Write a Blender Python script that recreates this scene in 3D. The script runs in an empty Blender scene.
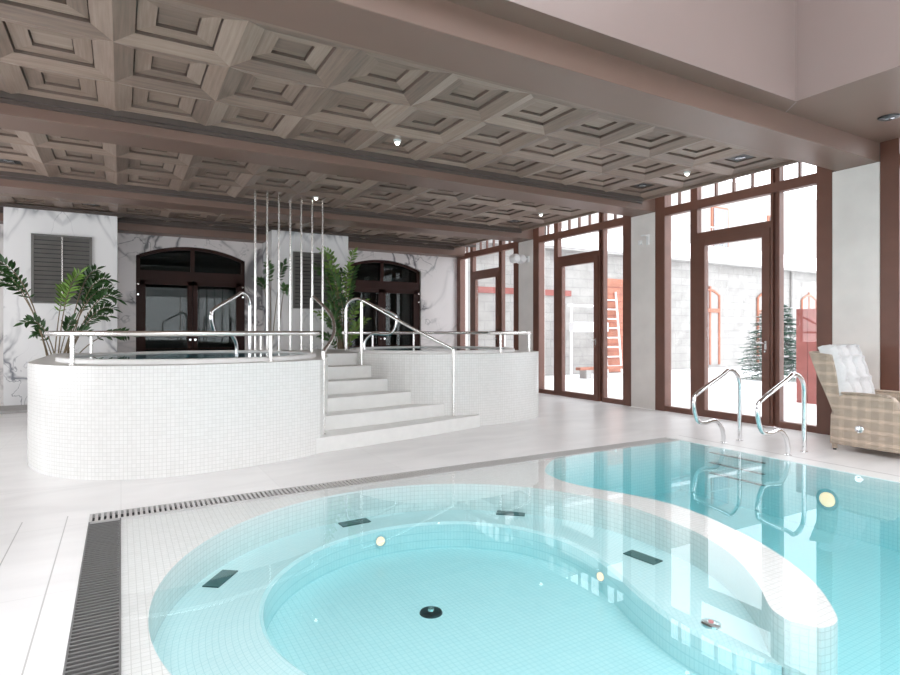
import bpy, math, random
from mathutils import Vector
random.seed(7)
S = bpy.context.scene
COL = S.collection
PI = math.pi

# ------------------------------------------------------------------ helpers
class MB:
    def __init__(s): s.v=[]; s.f=[]; s.uv=[]; s.tone=[]; s.mi=[]
    def vert(s,*p): s.v.append(tuple(p)); return len(s.v)-1
    def face(s,idx,uv=None,tone=0.5,mi=0): s.f.append(tuple(idx)); s.uv.append(uv); s.tone.append(tone); s.mi.append(mi)
    def quad(s,a,b,c,d,uv=None,tone=0.5,mi=0):
        i=len(s.v); s.v+= [tuple(a),tuple(b),tuple(c),tuple(d)]; s.face((i,i+1,i+2,i+3),uv,tone,mi)
    def box(s,x0,y0,z0,x1,y1,z1,tone=0.5,mi=0):
        i=len(s.v)
        s.v+=[(x0,y0,z0),(x1,y0,z0),(x1,y1,z0),(x0,y1,z0),(x0,y0,z1),(x1,y0,z1),(x1,y1,z1),(x0,y1,z1)]
        for q in ((3,2,1,0),(4,5,6,7),(0,1,5,4),(1,2,6,5),(2,3,7,6),(3,0,4,7)): s.face([i+k for k in q],None,tone,mi)
        return s
    def prism(s,poly,z0,z1,top=True,bottom=True,u0=0):
        n=len(poly); i=len(s.v)
        for x,y in poly: s.v.append((x,y,z0))
        for x,y in poly: s.v.append((x,y,z1))
        u=u0
        for k in range(n):
            k2=(k+1)%n; a,b=poly[k],poly[k2]; d=math.hypot(a[0]-b[0],a[1]-b[1])
            s.face((i+k,i+k2,i+n+k2,i+n+k),((u,z0),(u+d,z0),(u+d,z1),(u,z1))); u+=d
        if top: s.face([i+n+k for k in range(n)])
        if bottom: s.face([i+k for k in reversed(range(n))])
        return s
    def extr(s,poly,axis,a,b):      # polygon in the other two axes, extruded along axis
        n=len(poly); i=len(s.v)
        def mk(p,t): return {'x':(t,p[0],p[1]),'y':(p[0],t,p[1]),'z':(p[0],p[1],t)}[axis]
        for t in (a,b):
            for p in poly: s.v.append(mk(p,t))
        for k in range(n):
            k2=(k+1)%n; s.face((i+k,i+k2,i+n+k2,i+n+k))
        s.face([i+n+k for k in range(n)]); s.face([i+k for k in reversed(range(n))])
        return s
    def tube(s,pts,r,seg=12,closed=False,caps=True,r1=None):
        pts=[Vector(p) for p in pts]; n=len(pts); i0=len(s.v); up=None
        for k,p in enumerate(pts):
            if closed: t=(pts[(k+1)%n]-pts[k-1])
            else: t=pts[min(k+1,n-1)]-pts[max(k-1,0)]
            t.normalize()
            if up is None:
                up=Vector((0,0,1)) if abs(t.z)<.9 else Vector((1,0,0))
            up=(up-t*up.dot(t))
            if up.length<1e-5: up=Vector((0,1,0))-t*t.y
            up.normalize(); w=t.cross(up)
            rr=r if r1 is None else r+(r1-r)*k/(n-1)
            for j in range(seg):
                a=2*PI*j/seg; q=p+up*(rr*math.cos(a))+w*(rr*math.sin(a)); s.v.append(tuple(q))
        m=n if closed else n-1
        for k in range(m):
            for j in range(seg):
                a=i0+k*seg+j; b=i0+k*seg+(j+1)%seg; c=i0+((k+1)%n)*seg+(j+1)%seg; d=i0+((k+1)%n)*seg+j
                s.face((a,b,c,d))
        if caps and not closed:
            s.face([i0+j for j in reversed(range(seg))]); s.face([i0+(n-1)*seg+j for j in range(seg)])
        return s
    def lathe(s,prof,cx,cy,cz,seg=24,axis='z'):
        i0=len(s.v); n=len(prof)
        for r,h in prof:
            for j in range(seg):
                a=2*PI*j/seg; c,d=r*math.cos(a),r*math.sin(a)
                if axis=='z': s.v.append((cx+c,cy+d,cz+h))
                elif axis=='x': s.v.append((cx+h,cy+c,cz+d))
                else: s.v.append((cx+d,cy+h,cz+c))
        for k in range(n-1):
            for j in range(seg):
                s.face((i0+k*seg+j,i0+k*seg+(j+1)%seg,i0+(k+1)*seg+(j+1)%seg,i0+(k+1)*seg+j))
        s.face([i0+j for j in reversed(range(seg))]); s.face([i0+(n-1)*seg+j for j in range(seg)])
        return s
    def build(s,name,mat,parent=None,smooth=False,bevel=0,fix=True):
        org=Vector((0,0,0))
        p=parent
        while p is not None: org+=p.location; p=p.parent
        me=bpy.data.meshes.new(name)
        me.from_pydata([tuple(Vector(v)-org) for v in s.v],[],s.f)
        uvs=[0.0]*(2*len(me.loops)); cols=[1.0]*(4*len(me.loops))
        for pi,poly in enumerate(me.polygons):
            uv=s.uv[pi]; nrm=poly.normal
            for k,li in enumerate(poly.loop_indices):
                if uv: q=uv[k]
                else:
                    x,y,z=s.v[me.loops[li].vertex_index]
                    if abs(nrm.z)>.7: q=(x,y)
                    elif abs(nrm.x)>abs(nrm.y): q=(y,z)
                    else: q=(x,z)
                uvs[2*li],uvs[2*li+1]=q[0],q[1]
                t=s.tone[pi]; cols[4*li]=cols[4*li+1]=cols[4*li+2]=t
        me.uv_layers.new(name='UVMap').data.foreach_set('uv',uvs)
        me.color_attributes.new('tone','FLOAT_COLOR','CORNER').data.foreach_set('color',cols)
        for m in (mat if isinstance(mat,(list,tuple)) else [mat]): me.materials.append(m)
        for pi,poly in enumerate(me.polygons): poly.material_index=s.mi[pi]
        if smooth:
            for poly in me.polygons: poly.use_smooth=True
            try: me.set_sharp_from_angle(angle=math.radians(40))
            except Exception: pass
        o=bpy.data.objects.new(name,me); COL.objects.link(o)
        if parent is not None: o.parent=parent
        if bevel:
            b=o.modifiers.new('bevel','BEVEL'); b.width=bevel; b.segments=3; b.limit_method='ANGLE'; b.angle_limit=math.radians(40)
        if fix:
            import bmesh
            bm=bmesh.new(); bm.from_mesh(me); bmesh.ops.recalc_face_normals(bm,faces=bm.faces); bm.to_mesh(me); bm.free()
        return o

def tag(o,label,cat,group=None,kind=None):
    if label: o['label']=label
    if cat: o['category']=cat
    if group: o['group']=group
    if kind: o['kind']=kind
    return o
def thing(name,label,cat,loc,group=None):
    o=bpy.data.objects.new(name,None); o.empty_display_size=.1; COL.objects.link(o); o.location=loc
    return tag(o,label,cat,group)
def struct(o,label=None,cat=None):
    o['kind']='structure'
    if label: o['label']=label
    if cat: o['category']=cat
    return o
def copy_tree(o,parent=None,loc=None,label=None):
    c=o.copy(); COL.objects.link(c)
    if parent is not None: c.parent=parent
    if loc is not None: c.location=loc
    if label: c['label']=label
    for ch in list(o.children): copy_tree(ch,c)
    return c
def catmull(pts,n=6,closed=False):
    out=[]; N=len(pts)
    rng=range(N if closed else N-1)
    for i in rng:
        p0=pts[(i-1)%N] if closed else pts[max(i-1,0)]
        p1=pts[i]; p2=pts[(i+1)%N]; p3=pts[(i+2)%N] if closed else pts[min(i+2,N-1)]
        for k in range(n):
            t=k/n
            out.append(tuple(.5*((2*b)+(-a+c)*t+(2*a-5*b+4*c-d)*t*t+(-a+3*b-3*c+d)*t**3) for a,b,c,d in zip(p0,p1,p2,p3)))
    if not closed: out.append(tuple(pts[-1]))
    return out

# ------------------------------------------------------------------ materials
def newmat(name):
    m=bpy.data.materials.new(name); m.use_nodes=True; nt=m.node_tree
    return m,nt,nt.nodes['Principled BSDF']
def simple(name,col,rough=.5,metal=0,spec=.5,noise=0,nscale=8,bump=0,coat=0):
    m,nt,b=newmat(name)
    b.inputs['Base Color'].default_value=(*col,1); b.inputs['Roughness'].default_value=rough
    b.inputs['Metallic'].default_value=metal; b.inputs['Specular IOR Level'].default_value=spec
    b.inputs['Coat Weight'].default_value=coat
    if noise or bump:
        tc=nt.nodes.new('ShaderNodeTexCoord'); n=nt.nodes.new('ShaderNodeTexNoise'); n.inputs['Scale'].default_value=nscale; n.inputs['Detail'].default_value=5
        nt.links.new(tc.outputs['Object'],n.inputs['Vector'])
        if noise:
            r=nt.nodes.new('ShaderNodeValToRGB')
            r.color_ramp.elements[0].position=.3; r.color_ramp.elements[1].position=.7
            r.color_ramp.elements[0].color=(*[c*(1-noise) for c in col],1); r.color_ramp.elements[1].color=(*[min(1,c*(1+noise)) for c in col],1)
            nt.links.new(n.outputs['Fac'],r.inputs['Fac']); nt.links.new(r.outputs['Color'],b.inputs['Base Color'])
        if bump:
            bp=nt.nodes.new('ShaderNodeBump'); bp.inputs['Strength'].default_value=bump; bp.inputs['Distance'].default_value=.02
            nt.links.new(n.outputs['Fac'],bp.inputs['Height']); nt.links.new(bp.outputs['Normal'],b.inputs['Normal'])
    return m
def math_node(nt,op,a=None,b=None,c=None):
    n=nt.nodes.new('ShaderNodeMath'); n.operation=op
    for k,v in enumerate((a,b,c)):
        if v is None: continue
        if isinstance(v,(int,float)): n.inputs[k].default_value=v
        else: nt.links.new(v,n.inputs[k])
    return n.outputs[0]
def mosaic(name,size,c1,c2,grout,rough=.25,msize=.06,speck=0):
    m,nt,b=newmat(name)
    uv=nt.nodes.new('ShaderNodeUVMap'); uv.uv_map='UVMap'
    br=nt.nodes.new('ShaderNodeTexBrick'); br.offset=0; br.squash=1
    nt.links.new(uv.outputs['UV'],br.inputs['Vector'])
    br.inputs['Scale'].default_value=1/size; br.inputs['Brick Width'].default_value=1; br.inputs['Row Height'].default_value=1
    br.inputs['Mortar Size'].default_value=msize; br.inputs['Mortar Smooth'].default_value=.2; br.inputs['Bias'].default_value=-.3
    br.inputs['Color1'].default_value=(*c1,1); br.inputs['Color2'].default_value=(*c2,1); br.inputs['Mortar'].default_value=(*grout,1)
    nt.links.new(br.outputs['Color'],b.inputs['Base Color'])
    b.inputs['Roughness'].default_value=rough
    bp=nt.nodes.new('ShaderNodeBump'); bp.inputs['Strength'].default_value=.15; bp.inputs['Distance'].default_value=.002; bp.invert=True
    nt.links.new(br.outputs['Fac'],bp.inputs['Height']); nt.links.new(bp.outputs['Normal'],b.inputs['Normal'])
    return m
def marble(name,cx,base=(.78,.77,.77),vein=(.30,.31,.33),amount=1.0,mirror=True,scale=1.0):
    m,nt,b=newmat(name)
    tc=nt.nodes.new('ShaderNodeTexCoord'); sp=nt.nodes.new('ShaderNodeSeparateXYZ'); nt.links.new(tc.outputs['Object'],sp.inputs[0])
    x=math_node(nt,'SUBTRACT',sp.outputs['X'],cx)
    if mirror: x=math_node(nt,'ABSOLUTE',x)
    zz=sp.outputs['Z']
    diag=math_node(nt,'ADD',math_node(nt,'MULTIPLY',x,1.1),math_node(nt,'MULTIPLY',zz,1.0))
    cb=nt.nodes.new('ShaderNodeCombineXYZ')
    nt.links.new(x,cb.inputs['X']); nt.links.new(math_node(nt,'MULTIPLY',sp.outputs['Y'],.7),cb.inputs['Y']); nt.links.new(math_node(nt,'MULTIPLY',zz,.75),cb.inputs['Z'])
    def veins(sc,dist,w0,w1,det=5):
        n=nt.nodes.new('ShaderNodeTexNoise'); n.inputs['Scale'].default_value=sc; n.inputs['Detail'].default_value=det; n.inputs['Distortion'].default_value=dist
        nt.links.new(cb.outputs[0],n.inputs['Vector'])
        a=math_node(nt,'ABSOLUTE',math_node(nt,'SUBTRACT',n.outputs['Fac'],.5))
        mr=nt.nodes.new('ShaderNodeMapRange'); mr.inputs['From Min'].default_value=w0; mr.inputs['From Max'].default_value=w1
        mr.inputs['To Min'].default_value=1; mr.inputs['To Max'].default_value=0; nt.links.new(a,mr.inputs['Value']); return mr.outputs[0]
    v1=veins(.75*scale,.9,.0,.042,4); v2=veins(1.7*scale,.6,.0,.012,4)
    n3=nt.nodes.new('ShaderNodeTexNoise'); n3.inputs['Scale'].default_value=.9; nt.links.new(cb.outputs[0],n3.inputs['Vector'])
    mask=nt.nodes.new('ShaderNodeMapRange'); mask.inputs['From Min'].default_value=.42; mask.inputs['From Max'].default_value=.62; nt.links.new(n3.outputs['Fac'],mask.inputs['Value'])
    t=math_node(nt,'ADD',math_node(nt,'MULTIPLY',math_node(nt,'POWER',v1,1.6),math_node(nt,'ADD',math_node(nt,'MULTIPLY',mask.outputs[0],.65),.15)),math_node(nt,'MULTIPLY',math_node(nt,'MULTIPLY',v2,mask.outputs[0]),.6))
    t=math_node(nt,'ADD',t,math_node(nt,'MULTIPLY',mask.outputs[0],.10))
    t=math_node(nt,'MINIMUM',math_node(nt,'MULTIPLY',t,amount),1.0)
    mx=nt.nodes.new('ShaderNodeMix'); mx.data_type='RGBA'; nt.links.new(t,mx.inputs[0])
    mx.inputs[6].default_value=(*base,1); mx.inputs[7].default_value=(*vein,1)
    nt.links.new(mx.outputs[2],b.inputs['Base Color']); b.inputs['Roughness'].default_value=.25
    return m
def wood(name):
    m,nt,b=newmat(name)
    uv=nt.nodes.new('ShaderNodeUVMap'); uv.uv_map='UVMap'
    mp=nt.nodes.new('ShaderNodeMapping'); mp.inputs['Scale'].default_value=(2.0,34,1); nt.links.new(uv.outputs['UV'],mp.inputs['Vector'])
    n=nt.nodes.new('ShaderNodeTexNoise'); n.inputs['Scale'].default_value=1; n.inputs['Detail'].default_value=6; n.inputs['Roughness'].default_value=.6; nt.links.new(mp.outputs[0],n.inputs['Vector'])
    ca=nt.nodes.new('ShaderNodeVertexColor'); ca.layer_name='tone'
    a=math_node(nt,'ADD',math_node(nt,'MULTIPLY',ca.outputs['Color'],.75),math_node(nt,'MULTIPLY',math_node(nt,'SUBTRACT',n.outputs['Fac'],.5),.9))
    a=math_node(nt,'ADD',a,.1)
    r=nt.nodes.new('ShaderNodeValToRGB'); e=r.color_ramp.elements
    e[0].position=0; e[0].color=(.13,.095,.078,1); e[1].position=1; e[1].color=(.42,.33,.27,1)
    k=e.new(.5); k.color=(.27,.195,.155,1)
    nt.links.new(a,r.inputs['Fac']); nt.links.new(r.outputs['Color'],b.inputs['Base Color']); b.inputs['Roughness'].default_value=.45
    return m
def glass(name,ior=1.45,tint=(1,1,1)):
    m=bpy.data.materials.new(name); m.use_nodes=True; nt=m.node_tree; nt.nodes.clear()
    out=nt.nodes.new('ShaderNodeOutputMaterial'); g=nt.nodes.new('ShaderNodeBsdfGlossy'); g.inputs['Roughness'].default_value=0.0
    t=nt.nodes.new('ShaderNodeBsdfTransparent'); t.inputs[0].default_value=(*tint,1)
    geo=nt.nodes.new('ShaderNodeNewGeometry'); io=nt.nodes.new('ShaderNodeMix'); io.data_type='FLOAT'
    nt.links.new(geo.outputs['Backfacing'],io.inputs[0]); io.inputs[2].default_value=ior; io.inputs[3].default_value=1/ior
    f=nt.nodes.new('ShaderNodeFresnel'); nt.links.new(io.outputs[0],f.inputs['IOR'])
    mx=nt.nodes.new('ShaderNodeMixShader'); nt.links.new(f.outputs[0],mx.inputs[0]); nt.links.new(t.outputs[0],mx.inputs[1]); nt.links.new(g.outputs[0],mx.inputs[2])
    nt.links.new(mx.outputs[0],out.inputs['Surface'])
    return m,nt,out,g
def water_mat(name,density=.40,color=(.06,.80,.85),wave=.0006):
    m,nt,out,g=glass(name,1.37)
    v=nt.nodes.new('ShaderNodeVolumeAbsorption'); v.inputs['Color'].default_value=(*color,1); v.inputs['Density'].default_value=density
    nt.links.new(v.outputs[0],out.inputs['Volume'])
    tc=nt.nodes.new('ShaderNodeTexCoord'); n=nt.nodes.new('ShaderNodeTexNoise'); n.inputs['Scale'].default_value=1.6; n.inputs['Detail'].default_value=1
    nt.links.new(tc.outputs['Object'],n.inputs['Vector'])
    bp=nt.nodes.new('ShaderNodeBump'); bp.inputs['Strength'].default_value=1; bp.inputs['Distance'].default_value=wave
    nt.links.new(n.outputs['Fac'],bp.inputs['Height']); nt.links.new(bp.outputs['Normal'],g.inputs['Normal'])
    return m

M={}
M['brown']=simple('brown_frame',(.155,.066,.045),.4,noise=.1,nscale=3)
M['taupe']=simple('taupe_paint',(.19,.118,.092),.42,noise=.03,nscale=2)
M['taupe_lit']=simple('taupe_paint_lit',(.265,.20,.185),.35,noise=.03,nscale=1)  # lighter copy of the beam paint, skylight brightness put into its colour
M['dark_trim']=simple('dark_wood_trim',(.085,.065,.056),.5,noise=.08,nscale=10)
M['wood']=wood('coffer_wood')
M['pillar']=simple('pale_stone_pillar',(.82,.78,.745),.4,noise=.05,nscale=2.5)
M['steel']=simple('polished_steel',(.86,.85,.83),.27,1.0)
M['chrome']=simple('chrome',(.85,.85,.86),.06,1.0)
M['black']=simple('black_metal',(.02,.022,.025),.35)
M['grey_dark']=simple('louvre_grey',(.17,.165,.155),.45,noise=.1,nscale=4)
M['white_mosaic']=mosaic('white_mosaic',.036,(.80,.80,.785),(.75,.75,.73),(.64,.64,.62),msize=.055)
M['pool_mosaic']=mosaic('pool_mosaic',.036,(.77,.86,.865),(.73,.84,.85),(.62,.75,.765),msize=.06)
M['white_stone']=simple('white_coping',(.86,.86,.85),.3,noise=.02)
M['tread']=simple('step_stone',(.80,.80,.78),.35,noise=.03)
M['grate_dark']=simple('grate_slat_dark',(.15,.148,.145),.5)
M['grate']=simple('grate_slat',(.55,.54,.53),.5)
M['channel']=simple('channel_dark',(.03,.03,.032),.6)
M['cushion']=simple('cushion_cloth',(.70,.69,.69),.9,noise=.03,nscale=40,bump=.2)
M['leaf']=simple('leaf_dark',(.03,.085,.022),.35,noise=.35,nscale=9)
M['leaf_light']=simple('leaf_light',(.16,.30,.05),.4,noise=.3,nscale=9)
M['leaf_mid']=simple('leaf_mid',(.07,.17,.045),.4,noise=.45,nscale=7)
M['stem']=simple('plant_stem',(.20,.15,.09),.6)
M['pot']=simple('pot_grey',(.25,.25,.25),.6)
M['soil']=simple('soil',(.05,.035,.025),.9)
M['plate']=simple('jet_plate',(.035,.10,.10),.35)
M['snow']=simple('snow',(.90,.90,.91),.7,noise=.03,nscale=1.2,bump=.3)
M['render_stone']=simple('house_render',(.50,.48,.46),.9,noise=.06,nscale=1.5)
M['red_wood']=simple('red_stained_wood',(.33,.105,.09),.6,noise=.2,nscale=3)
M['orange_wood']=simple('orange_wood',(.42,.17,.11),.6,noise=.2,nscale=3)
M['white_paint']=simple('white_paint',(.85,.85,.85),.5)
M['spruce']=simple('spruce_needles',(.05,.12,.085),.7,noise=.4,nscale=6)
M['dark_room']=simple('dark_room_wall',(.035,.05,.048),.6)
M['plinth']=simple('plinth_stone',(.38,.37,.36),.5,noise=.08)
M['glass']=glass('window_glass')[0]
M['door_glass']=glass('door_glass',1.42,(.55,.62,.62))[0]
M['water']=water_mat('pool_water')
M['tub_water']=water_mat('tub_water',1.6)
def lampmat(name,col,strength):
    m,nt,b=newmat(name); b.inputs['Base Color'].default_value=(*col,1); b.inputs['Emission Color'].default_value=(*col,1); b.inputs['Emission Strength'].default_value=strength; return m
M['lamp']=lampmat('lit_lens',(1,.95,.86),9)
M['pool_lamp']=lampmat('pool_lamp_lens',(1,.58,.38),1.7)
M['lens_off']=simple('unlit_lens',(.30,.31,.33),.12,.7)
M['red_dot']=simple('red_lens',(.5,.03,.03),.3)

def floor_mat():
    m,nt,b=newmat('pale_marble_floor')
    tc=nt.nodes.new('ShaderNodeTexCoord'); sp=nt.nodes.new('ShaderNodeSeparateXYZ'); nt.links.new(tc.outputs['Object'],sp.inputs[0])
    br=nt.nodes.new('ShaderNodeTexBrick'); br.offset=0; nt.links.new(tc.outputs['Object'],br.inputs['Vector'])
    br.inputs['Scale'].default_value=1; br.inputs['Brick Width'].default_value=1.2; br.inputs['Row Height'].default_value=1.2
    br.inputs['Mortar Size'].default_value=.0022; br.inputs['Color1'].default_value=(.84,.83,.825,1); br.inputs['Color2'].default_value=(.87,.86,.855,1); br.inputs['Mortar'].default_value=(.74,.73,.72,1)
    mp=nt.nodes.new('ShaderNodeMapping'); mp.inputs['Scale'].default_value=(1,3.2,1); mp.inputs['Rotation'].default_value=(0,0,-.5); nt.links.new(tc.outputs['Object'],mp.inputs['Vector'])
    n=nt.nodes.new('ShaderNodeTexNoise'); n.inputs['Scale'].default_value=1.1; n.inputs['Detail'].default_value=6; n.inputs['Distortion'].default_value=.6; nt.links.new(mp.outputs[0],n.inputs['Vector'])
    mr=nt.nodes.new('ShaderNodeMapRange'); mr.inputs['From Min'].default_value=.3; mr.inputs['From Max'].default_value=.7; mr.inputs['To Min'].default_value=.93; mr.inputs['To Max'].default_value=1.05; nt.links.new(n.outputs['Fac'],mr.inputs['Value'])
    sc=nt.nodes.new('ShaderNodeVectorMath'); sc.operation='SCALE'; nt.links.new(br.outputs['Color'],sc.inputs[0]); nt.links.new(mr.outputs[0],sc.inputs['Scale'])
    # two narrow joints beside the pool
    ln=None
    for xx in (-.338,-.608):
        d=math_node(nt,'LESS_THAN',math_node(nt,'ABSOLUTE',math_node(nt,'SUBTRACT',sp.outputs['X'],xx)),.0035)
        ln=d if ln is None else math_node(nt,'MAXIMUM',ln,d)
    ln=math_node(nt,'MULTIPLY',ln,math_node(nt,'LESS_THAN',sp.outputs['Y'],5.05))
    mx=nt.nodes.new('ShaderNodeMix'); mx.data_type='RGBA'; nt.links.new(ln,mx.inputs[0]); nt.links.new(sc.outputs[0],mx.inputs[6]); mx.inputs[7].default_value=(.50,.49,.48,1)
    nt.links.new(mx.outputs[2],b.inputs['Base Color']); b.inputs['Roughness'].default_value=.32
    return m
M['floor']=floor_mat()
def stonewall():
    m,nt,b=newmat('house_stone')
    uv=nt.nodes.new('ShaderNodeUVMap'); uv.uv_map='UVMap'
    br=nt.nodes.new('ShaderNodeTexBrick'); nt.links.new(uv.outputs['UV'],br.inputs['Vector']); br.inputs['Scale'].default_value=1
    br.inputs['Brick Width'].default_value=.62; br.inputs['Row Height'].default_value=.28; br.inputs['Mortar Size'].default_value=.012
    br.inputs['Color1'].default_value=(.36,.35,.335,1); br.inputs['Color2'].default_value=(.41,.40,.385,1); br.inputs['Mortar'].default_value=(.31,.305,.295,1)
    n=nt.nodes.new('ShaderNodeTexNoise'); n.inputs['Scale'].default_value=2.2; n.inputs['Detail'].default_value=6; nt.links.new(uv.outputs['UV'],n.inputs['Vector'])
    mr=nt.nodes.new('ShaderNodeMapRange'); mr.inputs['From Min'].default_value=.3; mr.inputs['From Max'].default_value=.7; mr.inputs['To Min'].default_value=.86; mr.inputs['To Max'].default_value=1.12; nt.links.new(n.outputs['Fac'],mr.inputs['Value'])
    sc=nt.nodes.new('ShaderNodeVectorMath'); sc.operation='SCALE'; nt.links.new(br.outputs['Color'],sc.inputs[0]); nt.links.new(mr.outputs[0],sc.inputs['Scale'])
    nt.links.new(sc.outputs[0],b.inputs['Base Color']); b.inputs['Roughness'].default_value=.9
    return m
M['stone']=stonewall()
def wicker():
    m,nt,b=newmat('wicker')
    uv=nt.nodes.new('ShaderNodeUVMap'); uv.uv_map='UVMap'
    br=nt.nodes.new('ShaderNodeTexBrick'); nt.links.new(uv.outputs['UV'],br.inputs['Vector']); br.inputs['Scale'].default_value=1; br.offset=.5
    br.inputs['Brick Width'].default_value=.036; br.inputs['Row Height'].default_value=.011; br.inputs['Mortar Size'].default_value=.0022; br.inputs['Mortar Smooth'].default_value=.5
    br.inputs['Color1'].default_value=(.68,.56,.45,1); br.inputs['Color2'].default_value=(.55,.44,.34,1); br.inputs['Mortar'].default_value=(.17,.13,.10,1)
    sp=nt.nodes.new('ShaderNodeSeparateXYZ'); nt.links.new(uv.outputs['UV'],sp.inputs[0])
    a=math_node(nt,'LESS_THAN',math_node(nt,'FRACT',math_node(nt,'MULTIPLY',sp.outputs['X'],7.6)),.42)
    c=math_node(nt,'LESS_THAN',math_node(nt,'FRACT',math_node(nt,'MULTIPLY',sp.outputs['Y'],8.2)),.28)
    t=math_node(nt,'ADD',math_node(nt,'MULTIPLY',a,.16),math_node(nt,'MULTIPLY',c,.28))
    sc=nt.nodes.new('ShaderNodeVectorMath'); sc.operation='SCALE'; nt.links.new(br.outputs['Color'],sc.inputs[0]); nt.links.new(math_node(nt,'ADD',t,.9),sc.inputs['Scale'])
    nt.links.new(sc.outputs[0],b.inputs['Base Color']); b.inputs['Roughness'].default_value=.55
    bp=nt.nodes.new('ShaderNodeBump'); bp.invert=True; bp.inputs['Strength'].default_value=.6; bp.inputs['Distance'].default_value=.004
    nt.links.new(br.outputs['Fac'],bp.inputs['Height']); nt.links.new(bp.outputs['Normal'],b.inputs['Normal'])
    return m
M['wicker']=wicker()

# ------------------------------------------------------------------ camera
cam=bpy.data.cameras.new('camera'); co=bpy.data.objects.new('camera',cam); COL.objects.link(co)
co.location=(0,0,1.35); co.rotation_euler=(PI/2,0,-math.radians(29.777)); cam.sensor_width=36; cam.lens=23.0; cam.shift_y=-5.5/900; cam.clip_start=.05
S.camera=co

XW=8.03; YB=13.65; ZC=3.645; ZB=3.43
BAYS=[(-2.77,.08),(.63,3.48),(4.03,6.88),(7.43,10.28),(10.83,13.68)]   # window openings along the right wall
PIL=[(-3.3,-2.77),(.08,.63),(3.48,4.03),(6.88,7.43),(10.28,10.83)]
PX0,PX1,PY0,PY1=0.0,6.05,-3.5,4.81    # pool rectangle
# ------------------------------------------------------------------ floor (pieces around the pool)
f=MB(); X0,Y0=-4.6,-6.0
GX=-.2; GY=5.02
def slab(x0,y0,x1,y1): f.box(x0,y0,-.3,x1,y1,0)
slab(X0,Y0,GX,YB); slab(GX,GY,XW,YB); slab(PX1+.05,PY0,XW,GY); slab(GX,Y0,XW,PY0)
struct(f.build('floor',M['floor']),'pale marble tiled floor around the pool','floor')
p=MB(); p.box(-4.6,11.9,0,-.86,12.7,.05)
struct(p.build('trim_1',M['plinth'],bevel=.01),'low grey stone step in front of the left marble pier','step')

# ------------------------------------------------------------------ swimming pool
pool=thing('swimming_pool','turquoise mosaic swimming pool with round whirlpool bay, sunk in the pale floor','pool',(3,1,0))
DZ=-.62; WZ=-.47
b=MB()
b.box(PX0-.1,PY0-.1,DZ-.1,PX1+.1,PY1+.1,DZ)
b.build('pool_floor',M['pool_mosaic'],pool)
b=MB()
b.box(PX1,PY0,DZ,PX1+.12,PY1+.12,-.002); b.box(PX0-.12,PY1,DZ,PX1,PY1+.12,-.03); b.box(4.2,PY1-.015,DZ,PX1,PY1,-.004); b.box(PX0-.12,PY0,DZ,PX0,PY1,-.03); b.box(PX0,PY0-.12,DZ,PX1,PY0,-.03)
b.build('pool_wall',M['pool_mosaic'],pool)
CO=(1.79,3.0); RO=1.68
def arc(c,r,a0,a1,n): return [(c[0]+r*math.cos(math.radians(a0+(a1-a0)*k/n)),c[1]+r*math.sin(math.radians(a0+(a1-a0)*k/n))) for k in range(n+1)]
outer_arc=arc(CO,RO,8,262,72)                     # inner edge of the shallow deck
pen_in=catmull([(2.745,1.56),(2.79,1.68),(3.019,1.90),(3.264,2.22),(3.40,2.55),(3.445,2.85),(3.455,3.14)],6)
pen_out=catmull([(4.05,4.80),(3.86,4.68),(3.60,4.42),(3.52,4.15),(3.53,3.93),(3.60,3.70),(3.72,3.42),(3.79,3.12),(3.78,2.85),(3.72,2.60),(3.57,2.18),(3.30,1.76),(3.02,1.50),(2.90,1.44),(2.80,1.45)],5)
deck=[(0,1.0),(0,PY1),(4.2,PY1)]+pen_out+pen_in+outer_arc[1:]+[(1.52,1.0)]
deck=[(x,y) for x,y in deck][::-1]
b=MB(); b.prism(deck,DZ,-.015)
b.build('shallow_deck',[M['white_mosaic']],pool)
lip=catmull([(2.745,1.60),(2.68,1.80),(2.655,2.0),(2.675,2.22),(2.76,2.52),(2.86,2.78),(2.935,3.05)],6)[:-1]+catmull([(2.935,3.05),(2.965,3.3),(2.93,3.55),(2.80,3.85),(2.55,4.10)],4)[:-1]+arc((1.87,3.14),1.19,55,262,60)
b=MB(); b.prism((pen_in[:-1]+outer_arc),DZ,WZ); b.build('whirlpool_floor',M['pool_mosaic'],pool)
outl=pen_in[:-1]+outer_arc
def resample(pl,n):
    d=[0]
    for a,c in zip(pl,pl[1:]): d.append(d[-1]+math.hypot(a[0]-c[0],a[1]-c[1]))
    out=[];j=0
    for k in range(n):
        t=d[-1]*k/(n-1)
        while j<len(d)-2 and d[j+1]<t: j+=1
        w=(t-d[j])/max(1e-9,d[j+1]-d[j]); a,c=pl[j],pl[j+1]; out.append((a[0]+(c[0]-a[0])*w,a[1]+(c[1]-a[1])*w))
    return out,d[-1]
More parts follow.
